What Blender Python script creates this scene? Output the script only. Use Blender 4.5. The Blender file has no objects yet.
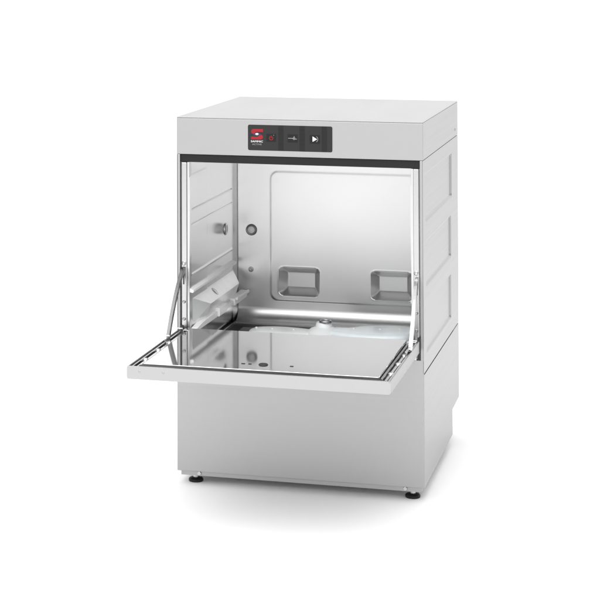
import bpy, bmesh, math
from mathutils import Vector, Matrix
S = bpy.context.scene
COL = S.collection

# ------------------------------------------------------------------ materials
def new_mat(name):
    m = bpy.data.materials.new(name); m.use_nodes = True
    return m, m.node_tree, m.node_tree.nodes['Principled BSDF']

def steel(name, col, rough, brush=(1, 1, 1), bump=0.0, rvar=0.05, wavy=0.0, wscale=6.0):
    m, nt, b = new_mat(name)
    b.inputs['Metallic'].default_value = 1.0
    b.inputs['Base Color'].default_value = (*col, 1)
    tc = nt.nodes.new('ShaderNodeTexCoord')
    mp = nt.nodes.new('ShaderNodeMapping'); mp.inputs['Scale'].default_value = brush
    nt.links.new(tc.outputs['Object'], mp.inputs['Vector'])
    nz = nt.nodes.new('ShaderNodeTexNoise'); nz.inputs['Scale'].default_value = 1.0
    nz.inputs['Detail'].default_value = 4
    nt.links.new(mp.outputs['Vector'], nz.inputs['Vector'])
    mr = nt.nodes.new('ShaderNodeMapRange')
    mr.clamp = False; mr.inputs['From Min'].default_value = .2; mr.inputs['From Max'].default_value = .8
    mr.inputs['To Min'].default_value = rough - rvar; mr.inputs['To Max'].default_value = rough + rvar
    nt.links.new(nz.outputs['Fac'], mr.inputs['Value'])
    nt.links.new(mr.outputs['Result'], b.inputs['Roughness'])
    last = None
    if wavy:
        n2 = nt.nodes.new('ShaderNodeTexNoise'); n2.inputs['Scale'].default_value = wscale
        n2.inputs['Detail'].default_value = 1
        nt.links.new(tc.outputs['Object'], n2.inputs['Vector'])
        b2 = nt.nodes.new('ShaderNodeBump'); b2.inputs['Strength'].default_value = 1
        b2.inputs['Distance'].default_value = wavy
        nt.links.new(n2.outputs['Fac'], b2.inputs['Height']); last = b2
    if bump:
        b1 = nt.nodes.new('ShaderNodeBump'); b1.inputs['Strength'].default_value = 1
        b1.inputs['Distance'].default_value = bump
        nt.links.new(nz.outputs['Fac'], b1.inputs['Height'])
        if last: nt.links.new(last.outputs['Normal'], b1.inputs['Normal'])
        last = b1
    if last: nt.links.new(last.outputs['Normal'], b.inputs['Normal'])
    return m

def plain(name, col, rough=.5, metal=0.0, var=0.06, scale=40, **kw):
    m, nt, b = new_mat(name)
    tc = nt.nodes.new('ShaderNodeTexCoord')
    nz = nt.nodes.new('ShaderNodeTexNoise'); nz.inputs['Scale'].default_value = scale
    nt.links.new(tc.outputs['Object'], nz.inputs['Vector'])
    mx = nt.nodes.new('ShaderNodeMix'); mx.data_type = 'RGBA'
    mx.inputs[6].default_value = (*[c*(1-var) for c in col], 1)
    mx.inputs[7].default_value = (*[min(1, c*(1+var)) for c in col], 1)
    nt.links.new(nz.outputs['Fac'], mx.inputs[0]); nt.links.new(mx.outputs[2], b.inputs['Base Color'])
    b.inputs['Roughness'].default_value = rough; b.inputs['Metallic'].default_value = metal
    for k, v in kw.items(): b.inputs[k].default_value = v
    return m

C1 = (.405, .405, .405)
M_BODY  = steel('brushed steel', C1, .42, (2, 2, 900), 0.000006, .04)
M_SIDE  = steel('brushed side steel', (.37, .37, .37), .34, (2, 2, 900), 0.000006, .04)
M_TOP   = steel('satin top steel', (.35, .35, .35), .27, (12, 2, 2), 0, .03)
M_POL   = steel('polished chamber steel', (.74, .74, .74), .17, (3, 3, 3), 0, .03)
M_WALL  = steel('chamber wall steel', (.675, .675, .675), .30, (3, 3, 3), 0, .04)
M_MIRR  = steel('mirror steel', (.585, .585, .585), .06, (3, 3, 3), 0, .015)
M_EDGE  = steel('bright steel edge', (.50, .50, .50), .2, (30, 30, 30), 0, .03)
M_DSTEEL= steel('dark steel', (.32, .32, .33), .3, (60, 60, 60), 0.00002, .08)
M_FIT   = steel('fitting steel', (.58, .58, .58), .22, (60, 60, 60), 0, .05)
M_STAY_SHADED = steel('shaded stay steel', (.17, .17, .17), .3, (60, 60, 60), 0, .05)  # darker steel for the left stay only, its shade put into the colour
M_BLACK = plain('black rubber', (.008, .008, .008), .5, **{'Specular IOR Level': .3})
M_PANEL = plain('panel plastic', (.010, .010, .010), .42, **{'Specular IOR Level': .4})
M_KEY   = plain('key plastic', (.005, .005, .005), .35, **{'Specular IOR Level': .3})
M_DIV   = plain('divider plastic', (.008, .008, .008), .35, **{'Specular IOR Level': .3})
M_RED   = plain('red print', (.30, .016, .026), .6, **{'Specular IOR Level': .2})
M_DRED  = plain('dark red print', (.32, .02, .05), .45)
M_NAVY  = plain('navy print', (.03, .02, .07), .45)
M_WHITE = plain('white print', (.85, .85, .85), .5)
M_GREYP = plain('grey print', (.27, .27, .28), .5)
M_ARM   = plain('pale wash arm plastic', (.80, .82, .82), .3)
M_FILT  = plain('filter plastic', (.76, .82, .84), .3)
M_DARK  = plain('dark cavity', (.03, .03, .03), .7)
M_CAP = plain('pale cap plastic', (.72, .72, .72), .35)
M_BAR = plain('pale grey bar', (.92, .92, .92), .3, .0)
M_HOOD = plain('satin hood', (.86, .86, .86), .3, .5)
M_LIP = steel('satin lip steel', (.44, .44, .44), .36, (900, 2, 2), 0.000006, .04)
M_FLOOR = plain('white sweep', (.96, .96, .96), .9, var=.004, scale=3, **{'Specular IOR Level': 0.1})

# ------------------------------------------------------------------ helpers
def link(name, bm, mat, parent=None, smooth=None, label=None):
    bmesh.ops.recalc_face_normals(bm, faces=bm.faces)
    me = bpy.data.meshes.new(name); bm.to_mesh(me); bm.free()
    me.materials.append(mat)
    if smooth is not None:
        for p in me.polygons: p.use_smooth = True
        if smooth < 180: me.set_sharp_from_angle(angle=math.radians(smooth))
    o = bpy.data.objects.new(name, me); COL.objects.link(o)
    if parent: o.parent = parent
    if label: o['label'] = label
    return o

def box(bm, x0, x1, y0, y1, z0, z1, bev=0.0, seg=2):
    vs = [bm.verts.new((x, y, z)) for x in (x0, x1) for y in (y0, y1) for z in (z0, z1)]
    F = [(0, 1, 3, 2), (4, 6, 7, 5), (0, 4, 5, 1), (2, 3, 7, 6), (0, 2, 6, 4), (1, 5, 7, 3)]
    fs = [bm.faces.new([vs[i] for i in f]) for f in F]
    if bev:
        es = list({e for f in fs for e in f.edges})
        bmesh.ops.bevel(bm, geom=es, offset=bev, segments=seg, affect='EDGES', profile=.5)

def bx(name, mat, parent, *a, bev=0.0, smooth=None, label=None, seg=2):
    bm = bmesh.new(); box(bm, *a, bev=bev, seg=seg)
    return link(name, bm, mat, parent, smooth, label)

def prism(bm, pts, d):
    """closed polygon (3d points) swept along vector d"""
    d = Vector(d)
    a = [bm.verts.new(p) for p in pts]; b = [bm.verts.new(Vector(p) + d) for p in pts]
    n = len(pts)
    bm.faces.new(a); bm.faces.new(b[::-1])
    for i in range(n): bm.faces.new((a[i], b[i], b[(i+1) % n], a[(i+1) % n]))

def lathe(bm, prof, c, axis, n=32):
    """prof: (r, h) list; axis unit vector"""
    ax = Vector(axis).normalized(); c = Vector(c)
    t = ax.orthogonal().normalized(); s = ax.cross(t)
    rings = []
    for r, h in prof:
        if r < 1e-7: rings.append([bm.verts.new(c + ax*h)]); continue
        rings.append([bm.verts.new(c + ax*h + (t*math.cos(2*math.pi*k/n) + s*math.sin(2*math.pi*k/n))*r) for k in range(n)])
    for A, B in zip(rings, rings[1:]):
        for k in range(n):
            q = [A[k % len(A)], A[(k+1) % len(A)], B[(k+1) % len(B)], B[k % len(B)]]
            u = []
            for v in q:
                if v not in u: u.append(v)
            if len(u) > 2: bm.faces.new(u)

def sstep(t):
    t = max(0., min(1., t)); return t*t*(3-2*t)

def rr(u, v, u0, u1, v0, v1, r):
    """signed distance to a rounded rectangle (negative inside)"""
    qx = abs(u-(u0+u1)/2) - (u1-u0)/2 + r; qy = abs(v-(v0+v1)/2) - (v1-v0)/2 + r
    return math.hypot(max(qx, 0), max(qy, 0)) + min(max(qx, qy), 0) - r

def field(name, mat, parent, o, du, dv, nrm, U, V, h, step, thick=.0012, label=None):
    """pressed sheet: height field h(u,v) along nrm over U x V, real thickness"""
    o, du, dv, nrm = map(Vector, (o, du, dv, nrm))
    nu = max(1, round((U[1]-U[0])/step)); nv = max(1, round((V[1]-V[0])/step))
    bm = bmesh.new(); F = []; B = []
    for j in range(nv+1):
        v = V[0] + (V[1]-V[0])*j/nv; rf = []; rb = []
        for i in range(nu+1):
            u = U[0] + (U[1]-U[0])*i/nu
            p = o + du*u + dv*v + nrm*h(u, v)
            rf.append(bm.verts.new(p))
        F.append(rf)
    for j in range(nv):
        for i in range(nu):
            bm.faces.new((F[j][i], F[j][i+1], F[j+1][i+1], F[j+1][i]))
    # back face and folded rim give the sheet its thickness
    K = [[bm.verts.new(v.co - nrm*thick) for v in row] for row in F]
    for j in range(nv):
        for i in range(nu):
            bm.faces.new((K[j][i], K[j+1][i], K[j+1][i+1], K[j][i+1]))
    def rim(G): return [G[0][i] for i in range(nu+1)] + [G[j][nu] for j in range(1, nv+1)] + \
          [G[nv][i] for i in range(nu-1, -1, -1)] + [G[j][0] for j in range(nv-1, 0, -1)]
    ra, rb = rim(F), rim(K); n = len(ra)
    for i in range(n): bm.faces.new((ra[i], rb[i], rb[(i+1) % n], ra[(i+1) % n]))
    return link(name, bm, mat, parent, 40, label)

def tube(bm, pts, w, t, side):
    """flat bar along pts, w across 'side', t thick"""
    side = Vector(side).normalized(); P = [Vector(p) for p in pts]; R = []
    for i, p in enumerate(P):
        d = (P[min(i+1, len(P)-1)] - P[max(i-1, 0)]).normalized()
        nn = d.cross(side).normalized()
        ww = w[i] if isinstance(w, (list, tuple)) else w
        R.append([bm.verts.new(p + side*t/2*a + nn*ww/2*b) for a, b in ((1, 1), (-1, 1), (-1, -1), (1, -1))])
    for A, B in zip(R, R[1:]):
        for k in range(4): bm.faces.new((A[k], A[(k+1) % 4], B[(k+1) % 4], B[k]))
    bm.faces.new(R[0]); bm.faces.new(R[-1][::-1])

def rrpoly(x0, x1, z0, z1, r, n=6):
    out = []
    for cx, cz, a in ((x1-r, z1-r, 0), (x0+r, z1-r, 90), (x0+r, z0+r, 180), (x1-r, z0+r, 270)):
        for k in range(n+1):
            t = math.radians(a + 90*k/n); out.append((cx + r*math.cos(t), cz + r*math.sin(t)))
    return out

def plate(name, mat, parent, poly, y, t, bev=0, label=None):
    """polygon in xz, front face at y-t, back at y"""
    bm = bmesh.new(); prism(bm, [(x, y-t, z) for x, z in poly], (0, t, 0))
    if bev:
        es = [e for e in bm.edges if all(abs(v.co.y-(y-t)) < 1e-7 for v in e.verts)]
        bmesh.ops.bevel(bm, geom=es, offset=bev, segments=2, affect='EDGES')
    return link(name, bm, mat, parent, None, label)

def words(name, txt, mat, parent, x0, x1, z0, z1, y, t=.0003):
    c = bpy.data.curves.new(name, 'FONT'); c.body = txt; c.extrude = .01; c.size = 1
    tmp = bpy.data.objects.new('tmp', c); COL.objects.link(tmp)
    dg = bpy.context.evaluated_depsgraph_get(); dg.update()
    me = bpy.data.meshes.new_from_object(tmp.evaluated_get(dg))
    bpy.data.objects.remove(tmp)
    X = [v.co.x for v in me.vertices]; Y = [v.co.y for v in me.vertices]
    sx = (x1-x0)/(max(X)-min(X)); sy = (z1-z0)/(max(Y)-min(Y)); mx, my = min(X), min(Y)
    for v in me.vertices:
        a, b, d = v.co; v.co = (x0+(a-mx)*sx, y - t/2 - (d/.01)*t/2, z0+(b-my)*sy)
    me.materials.clear(); me.materials.append(mat)
    o = bpy.data.objects.new(name, me); COL.objects.link(o); o.parent = parent
    return o

# ------------------------------------------------------------------ setting
bm = bmesh.new(); ZF = -.0105
vs = [bm.verts.new(p) for p in ((-60, -60, ZF), (60, -60, ZF), (60, 60, ZF), (-60, 60, ZF))]; bm.faces.new(vs)
fl = link('floor', bm, M_FLOOR); fl['kind'] = 'structure'

# ------------------------------------------------------------------ dishwasher
W = .235; D = .54; H = .6874; ZB = .0152
ZH = .6165          # underside of the header
ZS = .2234          # seam between upper and lower side panels
root = bpy.data.objects.new('dishwasher', None); COL.objects.link(root)
root['label'] = 'stainless steel undercounter dishwasher standing on the white floor with its front door folded down open'
root['category'] = 'dishwasher'

# top panel and header
bx('top_panel', M_TOP, root, -W, W, 0, D, H-.0016, H, bev=.0005)
bx('top_seam_shade', M_DSTEEL, root, -W+.0008, W-.0008, .0007, .02, H-.0026, H-.0017)  # grey strip colours in the shadow line between top panel and header
bm = bmesh.new(); box(bm, -W, W, 0, .0020, ZH, H-.0027, bev=.0006); box(bm, -W+.001, W-.001, .0021, .018, ZH+.0003, ZH+.0016)
hdr = link('header_panel', bm, M_BODY, root)
for s in (-1, 1):
    xa, xb = (W-.004, W) if s > 0 else (-W, -W+.004)
    bx('header_side', M_SIDE, hdr, xa, xb, .0022, D-.001, ZH+.0006, H-.0020)

# pressed upper side panels
RECT = ((.03, .431, .5005, .588), (.035, .4165, .380, .463), (.04, .4125, .2555, .3435))
def side_h(u, v):
    d = 1.
    for a in RECT: d = min(d, rr(u, v, *a, .004))
    return -.0030*sstep(-d/.0032)
for s in (-1, 1):
    sp = field('side_panel', M_SIDE, root, (s*W, 0, 0), (0, 1, 0), (0, 0, 1), (s, 0, 0), (0, D-.001), (ZS+.0014, ZH-.0006), side_h, .0022)
    # folded front flange of the side panel
    xa, xb = (W-.0062, W-.0012) if s > 0 else (-W+.0012, -W+.0062)
    bx('flange', M_BODY, sp, xa, xb, .0005, .03, ZS+.0014, ZH-.0006, bev=.0008)
    for a in RECT:
        bm = bmesh.new(); lathe(bm, [(0, .0006), (.0022, .0004), (.003, -.0004)], (s*W, a[1]+.0015, a[2]-.004), (s, 0, 0), 14)
        link('rivet', bm, M_EDGE, sp, 40)
    bm = bmesh.new(); lathe(bm, [(0, .0012), (.0028, .001), (.0034, -.0002)], (s*W, .494, .631), (s, 0, 0), 16)
    link('screw', bm, M_DSTEEL, hdr, 40)

# lower cabinet : one sheet per side, stepped at the rear foot
for s in (-1, 1):
    x1 = s*W; d = -s*.002
    poly = [(0.0016, ZB), (.4258, ZB), (.4258, .0665), (D-.001, .056+.012), (D-.001, ZS-.0014), (.0016, ZS-.0014)]
    bm = bmesh.new(); prism(bm, [(x1, y, z) for y, z in poly], (d, 0, 0))
    link('lower_side_panel', bm, M_SIDE, root)
bm = bmesh.new()
box(bm, -W+.003, W-.003, .004, .456, ZS-.006, ZS+.006)
link('seam_shade', bm, M_BLACK, root)  # black sheet behind the open seam, standing in for its shade
bm = bmesh.new(); box(bm, -W+.0015, W-.0015, .4562, D-.002, ZS-.006, ZS+.006)
link('rear_strip', bm, M_SIDE, root)
bx('rear_panel', M_BODY, root, -W+.002, W-.002, D-.0035, D-.0003, .07, H-.013)
bx('lower_front_panel', M_BODY, root, -W, W, 0, .0015, ZB, .2490, bev=.0007)
# base frame
bm = bmesh.new()
box(bm, -.229, .229, .007, .02, .0060, ZB-.0003)
box(bm, -.229, -.215, .0202, .42, .0060, ZB-.0003); box(bm, .215, .229, .0202, .42, .0060, ZB-.0003)
base = link('base_frame', bm, M_BODY, root)
bx('bottom_panel', M_FIT, base, -.2148, .2148, .0202, .42, .0075, .0105)
for x in (-.1935, .1985):
    bm = bmesh.new(); lathe(bm, [(0, .003), (.0035, .003), (.0040, .002), (.0044, 0), (.0044, -.001)], (x, .007, .0108), (0, -1, 0), 20)
    link('bolt', bm, M_FIT, base, 40)
for x, y in ((-.206, .03), (.209, .03), (-.17, .37), (.17, .37)):
    if True:
        bm = bmesh.new(); lathe(bm, [(0, 0), (.0125, 0), (.0140, .0015), (.0140, .0050), (.012, .0070), (.006, .0080), (0, .008)], (x, y, ZF), (0, 0, 1), 32)
        ft = link('foot', bm, M_BLACK, root, 40)
        bm = bmesh.new(); lathe(bm, [(.0055, .0078), (.0055, .0165)], (x, y, ZF), (0, 0, 1), 20)
        link('foot_stem', bm, M_FIT, ft, 40)

# black seal strip under the header
bm = bmesh.new()
box(bm, -.2295, .2295, .004, .022, .6010, ZH-.0004, bev=.001)
link('seal_strip', bm, M_BLACK, root)

# front frame posts
for s in (-1, 1):
    def X(a, b): return (a, b) if s > 0 else (-b, -a)
    bm = bmesh.new(); box(bm, *X(.2165, .2265), .0025, .02, .2495, .6005, bev=.0012)
    po = link('door_post', bm, M_EDGE, root)
    bx('groove_strip', M_FIT, po, *X(.2115, .2163), .0055, .02, .2495, .6005, bev=.0006)
    bx('post_gap', M_DSTEEL, po, *X(.2267, .2286), .009, .02, .2495, .6005)
    for z in (.4085, .335, .3025):
        bm = bmesh.new(); r = .0045 if z > .4 else .0032
        lathe(bm, [(0, .0022), (r*.35, .0022), (r*.4, .0012), (r*.7, .0022), (r, .001), (r, -.001)], (s*.2215, .0025, z), (0, -1, 0), 20)
        link('bolt', bm, M_FIT, po, 40)
    # slot for the stay: dark plate standing in for the opening's shade
    bx('slot_shade', M_DARK, po, *X(.2212, .2236), .0019, .0024, .368, .3975)
    bx('hinge_gap_shade', M_DARK, po, *X(.2230, .2288), .0004, .0022, .2492, .2905)  # dark plate drawn for the shade in the gap beside the hinge
    bx('hinge_plate', M_EDGE, po, *X(.2080, .2222), -.0055, .0020, .2496, .2830, bev=.0008)

# ------------------------------------------------------------------ wash chamber
XC = .2125; YB = .395; ZT = .6005; ZC = .222
ch = bpy.data.objects.new('wash_chamber', None); COL.objects.link(ch); ch.parent = root
def back_h(u, v):
    h = .0011*sstep(-rr(u, v, -.1385, .1765, .2745, .5455, .018)/.0040)     # raised field
    for cx in (-.0765, .116):
        d = rr(u, v, cx-.043, cx+.043, .287, .3458, .010)
        t = max(0, min(1, -d/.0145)); h -= .027*(.85*t+.15*sstep(t))
        h += .0004*sstep(1-abs(d)/.003)
    h += .00035*math.sin(9*u+5*v+1)*math.sin(11*v-4*u) + .00012*math.sin(31*u+17*v)
    if v < .2620:                                                            # rolled forward foot
        t = (.2620-v)/.028; h += .028*(1-math.sqrt(max(0, 1-min(t, 1)**2)))
    return h
bw = field('back_wall', M_WALL, ch, (0, YB, 0), (1, 0, 0), (0, 0, 1), (0, -1, 0), (-.2062, .2062), (ZC, ZT), back_h, .0014)
def left_h(u, v):
    h = .0004*math.sin(13*u+4*v)*math.sin(9*v+2) + .00015*math.sin(29*u-23*v)
    for z in (.5080, .4785):
        if .022 < u < .367: h += -.0014*sstep(1-abs(v-z)/.0022)
    if .022 < u < .366: h += .0012*sstep(1-abs(v-.3835)/.0035)
    d = rr(u, v, .0, .150, .20, .578, .012); h += .0012*sstep(-d/.005)
    return h
for s in (-1, 1):
    lw = field('side_wall', M_POL, ch, (s*XC, 0, 0), (0, 1, 0), (0, 0, 1), (-s, 0, 0), (.006, .3742), (ZC, ZT), left_h, .0016)
    # chamfered corner strip
    bm = bmesh.new()
    prism(bm, [(s*XC, .3743, ZC), (s*.2075, YB-.0043, ZC), (s*.2095, YB+.003, ZC), (s*(XC+.002), .3755, ZC)], (0, 0, ZT-ZC))
    link('corner_strip', bm, M_WALL, ch)
    bm = bmesh.new(); prism(bm, [(s*.2073, YB-.0041, ZC), (s*.2062, YB-.0003, ZC), (s*.2090, YB+.0030, ZC)], (0, 0, ZT-ZC))
    link('corner_seam', bm, M_DSTEEL, ch)
    # basket guide rail
    pr = .008 if s < 0 else .0022
    bm = bmesh.new()
    prism(bm, [(s*XC, .008, .3600), (s*(XC-pr), .008, .3565), (s*(XC-pr), .008, .3525), (s*(XC-pr*.75), .008, .3515), (s*XC, .008, .3525)], (0, .364, 0))
    link('guide_rail', bm, M_BAR, ch, 20)
    if s > 0: continue
    # hood over the side filter
    bm = bmesh.new()
    a = [(s*XC, .027, .3385), (s*XC, .374, .3385), (s*.1900, .333, .3185), (s*.1900, .088, .3185)]
    b = [(s*XC, .027, .286), (s*XC, .374, .286), (s*.1985, .333, .292), (s*.1985, .088, .292)]
    A = [bm.verts.new(p) for p in a]; B = [bm.verts.new(p) for p in b]
    bm.faces.new(A); bm.faces.new(B[::-1])
    for i in range(4): bm.faces.new((A[i], B[i], B[(i+1) % 4], A[(i+1) % 4]))
    hood = link('side_hood', bm, M_HOOD, ch, 20)
    # soft plug on the hood
    n = Vector((-s*.020, 0, .0225)).normalized()
    bm = bmesh.new(); lathe(bm, [(0, .0012), (.007, .0012), (.0095, 0), (.0095, -.001)], (s*.2010, .168, .3284), n, 24)
    link('plug', bm, M_FIT, hood, 40)
    # lower carrier bar with clip
    bm = bmesh.new()
    tube(bm, [(s*.205, .012, .281), (s*.203, .05, .284), (s*.199, .125, .287), (s*.198, .150, .2875)], [.007, .011, .013, .013], .012, (1, 0, 0))
    tube(bm, [(s*.196, .152, .290), (s*.195, .215, .2905)], .017, .016, (1, 0, 0))
    tube(bm, [(s*.196, .216, .286), (s*.195, .285, .287)], .008, .010, (1, 0, 0))
    tube(bm, [(s*.195, .286, .287), (s*.192, .385, .2895)], .014, .014, (1, 0, 0))
    tube(bm, [(s*.186, .290, .2935), (s*.181, .380, .2955)], .006, .005, (1, 0, 0))
    bmesh.ops.bevel(bm, geom=list(bm.edges), offset=.0012, segments=2, affect='EDGES')
    link('carrier_bar', bm, M_BAR, ch, 30)
    # dimple on the side wall
    bm = bmesh.new()
    lathe(bm, [(0, .002), (.004, .0022), (.0075, .0026), (.0105, .0026), (.0125, .001), (.0130, -.001)], (s*XC, .3068, .4326), (-s, 0, 0), 28)
    link('wall_plug', bm, M_FIT, ch, 60)
bx('chamber_ceiling', M_WALL, ch, -XC, XC, .006, YB, ZT+.0002, ZT+.0022)
# tank floor with a bead along each side
bm = bmesh.new(); box(bm, -XC, XC, .02, YB-.004, ZC, ZC+.003)
box(bm, -XC+.006, -XC+.0085, .10, .383, ZC+.0031, ZC+.0125); box(bm, XC-.0085, XC-.006, .10, .383, ZC+.0031, ZC+.0125)
link('tank_floor', bm, M_DSTEEL, ch, 30)
# ring plug and small screw on the back wall
bm = bmesh.new()
lathe(bm, [(0, .0035), (.0045, .003), (.0065, .0012), (.0078, .003), (.0098, .0042), (.0116, .003), (.0122, -.001)], (-.1776, YB, .4206), (0, -1, 0), 32)
link('wall_plug', bm, M_DSTEEL, ch, 60)
bm = bmesh.new(); lathe(bm, [(0, .0046), (.0064, .0042), (.0074, .0025)], (-.1776, YB, .4206), (0, -1, 0), 24)
link('wall_plug', bm, M_CAP, ch, 60)
bm = bmesh.new(); lathe(bm, [(0, .004), (.0022, .004), (.0026, .0015), (.0055, .0012), (.006, -.001)], (-.1789, YB, .3380), (0, -1, 0), 24)
link('screw', bm, M_DSTEEL, ch, 60)

# filters: pale plastic trays on the tank floor
bm = bmesh.new()
def tray(x0, x1, y0, y1, z0, z1, sl):
    b = [(x0, y0, z0), (x1, y0, z0), (x1, y1, z0), (x0, y1, z0)]
    t = [(x0+sl, y0+.006, z1), (x1-.004, y0+.006, z1), (x1-.004, y1-.006, z1), (x0+sl, y1-.006, z1)]
    A = [bm.verts.new(p) for p in b]; B = [bm.verts.new(p) for p in t]
    bm.faces.new(A[::-1]); bm.faces.new(B)
    for i in range(4): bm.faces.new((A[i], A[(i+1) % 4], B[(i+1) % 4], B[i]))
tray(.030, .205, .05, .335, .2255, .2330, .012)
bmesh.ops.bevel(bm, geom=list(bm.edges), offset=.0035, segments=3, affect='EDGES')
ft = link('filter_tray', bm, M_FIT, ch, 40)
bm = bmesh.new(); tray(-.195, .020, .05, .335, .2255, .2300, .012)
bmesh.ops.bevel(bm, geom=list(bm.edges), offset=.003, segments=3, affect='EDGES')
link('filter_tray', bm, M_FIT, ch, 40)
# wash arm
AX, AY, AZ = .0105, .205, .2440
arm = bpy.data.objects.new('wash_arm', None); COL.objects.link(arm); arm.parent = ch
bm = bmesh.new()
lathe(bm, [(0, .0), (.034, .0), (.034, .009), (.026, .015), (.0165, .019), (.0155, .0255), (.014, .0275), (0, .0275)], (AX, AY, AZ), (0, 0, 1), 40)
hub = link('hub', bm, M_ARM, arm, 35)
bm = bmesh.new()
lathe(bm, [(.0085, .0276), (.0120, .0276), (.0125, .0300), (.0115, .0322), (.0090, .0322), (.0082, .0300), (.0085, .0276)], (AX+.004, AY-.004, AZ), (0, 0, 1), 32)
link('cap_ring', bm, M_DSTEEL, hub, 60)
BL = ([(-.010, .190), (-.055, .168), (-.115, .165), (-.134, .180), (-.139, .203), (-.128, .226), (-.090, .240), (-.045, .236), (-.010, .222)], .2400, .2525, M_ARM), \
     ([(.022, .186), (.060, .163), (.110, .145), (.165, .148), (.186, .165), (.192, .205), (.186, .240), (.150, .256), (.110, .255), (.080, .247), (.062, .232), (.045, .222), (.022, .222)], .2460, .2600, M_FILT)
for out, z0, z1, m in BL:
    cyc = [Vector((x, y, 0)) for x, y in out]; n = len(cyc); sm = []
    for i in range(n):                      # smooth the moulded outline
        p0, p1, p2, p3 = cyc[i-1], cyc[i], cyc[(i+1) % n], cyc[(i+2) % n]
        for k in range(4):
            t = k/4; sm.append(.5*((2*p1)+(p2-p0)*t+(2*p0-5*p1+4*p2-p3)*t*t+(3*p1-p0-3*p2+p3)*t**3))
    bm = bmesh.new(); c = sum(sm, Vector())/len(sm); rings = []
    for q, z in ((.93, z0), (1, z0+.003), (1, z1-.005), (.965, z1-.0018), (.90, z1), (.55, z1+.0012)):
        rings.append([bm.verts.new((c.x+(p.x-c.x)*q, c.y+(p.y-c.y)*q, z + max(0, p.x-.05)*.03)) for p in sm])
    for A, B in zip(rings, rings[1:]):
        for k in range(len(sm)): bm.faces.new((A[k], A[(k+1) % len(sm)], B[(k+1) % len(sm)], B[k]))
    bm.faces.new(rings[0]); bm.faces.new(rings[-1][::-1])
    ao = link('arm_blade', bm, m, arm, 60)
    for k, f in enumerate((.3, .62, .86)):
        x = out[0][0] + (c.x*2-out[0][0]*2)*f*.95
        bm = bmesh.new(); lathe(bm, [(0, .0018), (.002, .0018), (.0032, 0), (.0032, -.003)], (x, .205, z1+.0012+max(0, x-.05)*.03), (0, 0, 1), 16)
        link('nozzle', bm, M_CAP, ao, 40)

# ------------------------------------------------------------------ door
DL, DZ, DW, DT = .3674, .2867, .2281, .0215
door = bpy.data.objects.new('door', None); COL.objects.link(door); door.parent = root
bm = bmesh.new()
box(bm, -DW, DW, -DL+.0042, -.012, DZ-DT, DZ-DT+.003)
box(bm, -DW, -DW+.0016, -DL+.0042, -.012, DZ-DT+.0031, DZ-.0006)
box(bm, DW-.0016, DW, -DL+.0042, -.012, DZ-DT+.0031, DZ-.0006)
link('door_shell', bm, M_BODY, door)
# front lip, its two ends rounded
pl = rrpoly(-DW-.0004, DW+.0004, DZ-DT-.0004, DZ, .0028)
lip = plate('front_lip', M_LIP, door, pl, -DL+.004, .0045, bev=.001)
bx('lip_flange', M_EDGE, lip, -DW+.003, DW-.003, -DL+.0041, -DL+.0060, DZ-.0022, DZ-.0004)
for x in (-.2055, -.163):
    bm = bmesh.new(); lathe(bm, [(0, .0003), (.0018, .0003), (.0022, 0)], (x, -DL-.0005, .2785), (0, -1, 0), 16)
    link('rivet', bm, M_BODY, lip)
# channel around the inner panel
bm = bmesh.new()
box(bm, -DW+.0017, DW-.0017, -DL+.0061, -.012, DZ-DT+.0035, DZ-.0105)
link('channel', bm, M_DSTEEL, door)
PX = .2065
bm = bmesh.new()
box(bm, -PX-.0045, PX+.0045, -DL+.0062, -DL+.0225, DZ-.0103, DZ-.0007, bev=.001)
link('door_gasket', bm, M_BLACK, door)
for s in (-1, 1):
    bm = bmesh.new(); x0 = s*(PX+.0022); box(bm, x0-.0022, x0+.0022, -DL+.0202, -.014, DZ-.0103, DZ-.0035, bev=.001)
    link('side_bead', bm, M_DSTEEL, door)
bm = bmesh.new(); box(bm, -PX+.001, PX-.001, -DL+.0227, -.012, DZ-.0103, DZ+.0014, bev=.0012, seg=3)
ip = link('inner_panel', bm, M_MIRR, door)
# stepped ribs lying in the side channels
for s in (-1, 1):
    bm = bmesh.new()
    tube(bm, [(s*.2165, -DL+.016, DZ-.0075), (s*.2165, -.02, DZ-.0075)], .004, .0045, (1, 0, 0))
    tube(bm, [(s*.2235, -DL+.012, DZ-.005), (s*.2235, -.02, DZ-.005)], .004, .003, (1, 0, 0))
    link('channel_rib', bm, M_FIT, door, 20)
    for y in (-.285, -.20, -.125):
        bm = bmesh.new(); lathe(bm, [(0, .004), (.003, .004), (.005, .0025), (.0055, 0)], (s*.2175, y, DZ-.0060), (0, 0, 1), 20)
        link('bolt', bm, M_FIT, door, 50)
    for y, z0 in ((-.125, 0),):
        bx('stay_bracket', M_EDGE, door, s*.2215-.0022, s*.2215+.0022, y-.012, y+.012, DZ-.010, DZ+.0045, bev=.0008)
# small catch and marks on the inner panel
bm = bmesh.new(); lathe(bm, [(0, .0010), (.0045, .0010), (.0052, .0022), (.0072, .0022), (.0085, .0004), (.0085, 0)], (-.0019, -.300, DZ+.0012), (0, 0, 1), 28)
link('latch_socket', bm, M_DARK, ip, 50)
for x, w in ((-.0375, .0065), (-.0255, .0055), (.048, .006)):
    bm = bmesh.new(); box(bm, x-w/2, x+w/2, -.302, -.298, DZ+.0012, DZ+.0022, bev=.0004)
    link('latch_clip', bm, M_DARK, ip)

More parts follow.
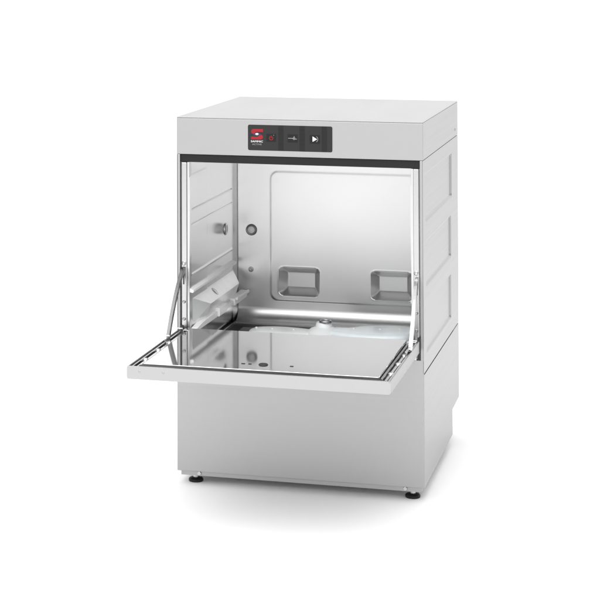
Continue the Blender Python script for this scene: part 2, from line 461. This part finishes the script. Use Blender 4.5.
# stays (flat curved arms between posts and door)
for s in (-1, 1):
    pts = [(s*.2225, .0010, .3965), (s*.2230, -.0130, .3890), (s*.2238, -.0350, .3700), (s*.2245, -.0560, .3480), (s*.2248, -.0780, .3220), (s*.2248, -.0950, .3000), (s*.2245, -.1060, .2860)]
    # smooth the polyline
    P = [Vector(p) for p in pts]; Q = []
    for i in range(len(P)-1):
        p0, p1, p2, p3 = P[max(i-1, 0)], P[i], P[i+1], P[min(i+2, len(P)-1)]
        for k in range(4):
            t = k/4; Q.append(.5*((2*p1)+(p2-p0)*t+(2*p0-5*p1+4*p2-p3)*t*t+(3*p1-p0-3*p2+p3)*t**3))
    Q.append(P[-1])
    bm = bmesh.new(); tube(bm, Q, .010, .0058, (1, 0, 0))
    st = link('door_stay', bm, M_STAY_SHADED if s < 0 else M_EDGE, root)  # left arm takes the shaded copy, right arm the bright steel
    bm = bmesh.new(); lathe(bm, [(0, .003), (.003, .003), (.0042, .0015), (.0042, -.003)], Q[-1] + Vector((-s*.0014, 0, .003)), (-s, 0, 0), 18)
    link('pivot', bm, M_EDGE, st, 40)
    bm = bmesh.new(); lathe(bm, [(0, 0), (.0016, 0), (.0016, .010), (0, .010)], (s*.2165, -.030, .2900), (s, 0, 0), 12)
    link('pin', bm, M_FIT, st, 40)

# ------------------------------------------------------------------ control panel
cp = plate('control_panel', M_PANEL, root, rrpoly(-.0955, .0662, .6272, .6756, .0032), 0.0, .0010, bev=.0004)
bz = plate('bezel', M_EDGE, cp, rrpoly(-.0962, .0669, .6265, .6763, .0038), 0.0, .0005, bev=.0002)
YF = -.0010
for x0, x1, z0, z1 in ((-.0598, -.0412, .6440, .6590), (-.0188, .0000, .6440, .6590), (.0232, .0426, .6426, .6588)):
    k = plate('key', M_KEY, cp, rrpoly(x0, x1, z0, z1, .001), YF+.0001, .0004)
for x0, x1, m in ((-.0370, -.0270, M_DIV), (.0036, .0138, M_DIV), (.0460, .0560, M_DIV)):
    dv = plate('divider', m, cp, rrpoly(x0, x1, .6274, .6754, .0003), YF+.0001, .0003)
    if x1 < .05:
        for z in (.667, .6585, .649, .640):
            bx('mark', M_KEY, dv, x0+.002, x1-.002, YF-.0004, YF-.0002, z, z+.0012)
# logo: red S swoosh with navy ellipse and white eye
def strip(name, mat, up, lo, y, t):
    plate(name, mat, cp, up + lo[::-1], y, t)
cx, cz, rx, rz = -.0778, .6578, .0114, .0098
def arcpts(ax, az, rx, rz, a0, a1, n=18):
    return [(ax+rx*math.cos(math.radians(a0+(a1-a0)*i/n)), az+rz*math.sin(math.radians(a0+(a1-a0)*i/n))) for i in range(n+1)]
# top half of the S: block with rounded left end, open at right
top = [(cx+rx, cz+rz), (cx-rx*.55, cz+rz)] + arcpts(cx-rx*.5, cz+rz*.52, rx*.5, rz*.48, 95, 262) + [(cx-rx*.2, cz-rz*.05), (cx+rx*.0, cz+rz*.05), (cx-rx*.35, cz+rz*.32), (cx-rx*.1, cz+rz*.48), (cx+rx, cz+rz*.46)]
plate('logo', M_RED, cp, top, YF+.0001, .0004)
bot = [(2*cx-x, 2*cz-z) for x, z in top]
plate('logo', M_RED, cp, bot, YF+.0001, .0004)
plate('logo', M_NAVY, cp, arcpts(cx, cz, rx*.62, rz*.30, 0, 350, 28), YF-.0003, .0002)
plate('logo', M_WHITE, cp, arcpts(cx, cz+.0004, rx*.27, rz*.19, 0, 345, 20), YF-.0005, .0002)
words('lettering', 'SAMMIC', M_WHITE, cp, -.0896, -.0664, .6425, .6460, YF-.0001)
words('lettering', 'ACTIVE', M_GREYP, cp, -.0872, -.0690, .6374, .6403, YF-.0001)
# power symbol
def ring(a0, a1, x, z, r, w):
    o_ = arcpts(x, z, r, r, a0, a1, 22); i_ = arcpts(x, z, r-w, r-w, a0, a1, 22)
    return o_ + i_[::-1]
plate('symbol', M_RED, cp, ring(125, 415, -.0505, .6512, .0040, .0011), YF-.0003, .0002)
plate('symbol', M_RED, cp, [(-.0511, .6512), (-.0499, .6512), (-.0499, .6562), (-.0511, .6562)], YF-.0005, .0001)
plate('symbol', M_GREYP, cp, [(-.0462, .6562), (-.0450, .6562), (-.0450, .6572), (-.0462, .6572)], YF-.0003, .0002)
# wash programme symbol: arm on a pivot
plate('symbol', M_GREYP, cp, [(-.0178, .6512), (-.0055, .6512), (-.0055, .6522), (-.0178, .6522)], YF-.0003, .0002)
plate('symbol', M_GREYP, cp, ring(0, 350, -.0065, .6514, .0024, .0009), YF-.0005, .0002)
plate('symbol', M_GREYP, cp, [(-.0044, .6500), (-.0012, .6500), (-.0012, .6510), (-.0044, .6510)], YF-.0003, .0002)
plate('symbol', M_GREYP, cp, [(-.0075, .6545), (-.0052, .6545), (-.0063, .6560)], YF-.0003, .0002)
# start arrow
plate('symbol', M_WHITE, cp, [(.0288, .6463), (.0372, .6510), (.0288, .6562)], YF-.0003, .0002)
plate('symbol', M_GREYP, cp, ring(-60, 60, .0330, .6512, .0062, .0009), YF-.0003, .0001)

# ------------------------------------------------------------------ world (white studio) and lamps
w = bpy.data.worlds.new('World'); S.world = w; w.use_nodes = True
nt = w.node_tree; bg = nt.nodes['Background']
tc = nt.nodes.new('ShaderNodeTexCoord'); sx = nt.nodes.new('ShaderNodeSeparateXYZ')
nt.links.new(tc.outputs['Generated'], sx.inputs[0])
rp = nt.nodes.new('ShaderNodeValToRGB'); nt.links.new(sx.outputs['Z'], rp.inputs[0])
cr = rp.color_ramp; cr.interpolation = 'EASE'
cr.elements[0].position = 0; cr.elements[0].color = (.80, .80, .80, 1)
cr.elements[1].position = 1; cr.elements[1].color = (1.0, 1.0, 1.0, 1)
e = cr.elements.new(.35); e.color = (1., 1., 1., 1)
ab = nt.nodes.new('ShaderNodeMath'); ab.operation = 'ABSOLUTE'; nt.links.new(sx.outputs['X'], ab.inputs[0])
sd = nt.nodes.new('ShaderNodeMapRange'); sd.interpolation_type = 'SMOOTHSTEP'
sd.inputs['From Min'].default_value = .45; sd.inputs['From Max'].default_value = .95
sd.inputs['To Min'].default_value = 1; sd.inputs['To Max'].default_value = .5
nt.links.new(ab.outputs[0], sd.inputs['Value'])
vm = nt.nodes.new('ShaderNodeVectorMath'); vm.operation = 'SCALE'
nt.links.new(rp.outputs['Color'], vm.inputs[0]); nt.links.new(sd.outputs['Result'], vm.inputs['Scale'])
nt.links.new(vm.outputs[0], bg.inputs['Color']); bg.inputs['Strength'].default_value = 1.5

def area(name, loc, tgt, size, power):
    l = bpy.data.lights.new(name, 'AREA'); l.shape = 'SQUARE'; l.size = size; l.energy = power
    o = bpy.data.objects.new(name, l); COL.objects.link(o); o.location = loc
    o.rotation_euler = (Vector(tgt)-Vector(loc)).to_track_quat('-Z', 'Y').to_euler(); return o
area('softbox', (-.3, -3.0, 3.6), (0, -.5, 0), 4.2, 118)

# ------------------------------------------------------------------ camera (solved from the photograph's straight edges)
cx, cy, cz, yaw, pit, rol, f = 0.734533756236495, -3.68365857364535, 1.0064607762509024, -0.2841830987781523, 0.024192766381269316, -0.0013534520276132615, 1984.654160260319
F = Vector((math.sin(yaw)*math.cos(pit), math.cos(yaw)*math.cos(pit), math.sin(pit)))
R = Vector((math.cos(yaw), -math.sin(yaw), 0)); U = R.cross(F)
R2 = R*math.cos(rol) + U*math.sin(rol); U2 = -R*math.sin(rol) + U*math.cos(rol)
cam = bpy.data.cameras.new('camera'); co = bpy.data.objects.new('camera', cam); COL.objects.link(co)
m = Matrix((R2, U2, -F)).transposed().to_4x4(); m.translation = (cx, cy, cz); co.matrix_world = m
cam.sensor_width = 36; cam.lens = f/600*36; cam.shift_x = 176.9636/600; cam.shift_y = -398.0644/600
cam.clip_end = 300; S.camera = co
S.view_settings.view_transform = 'Standard'; S.view_settings.look = 'None'
S.view_settings.exposure = 0; S.view_settings.gamma = 1
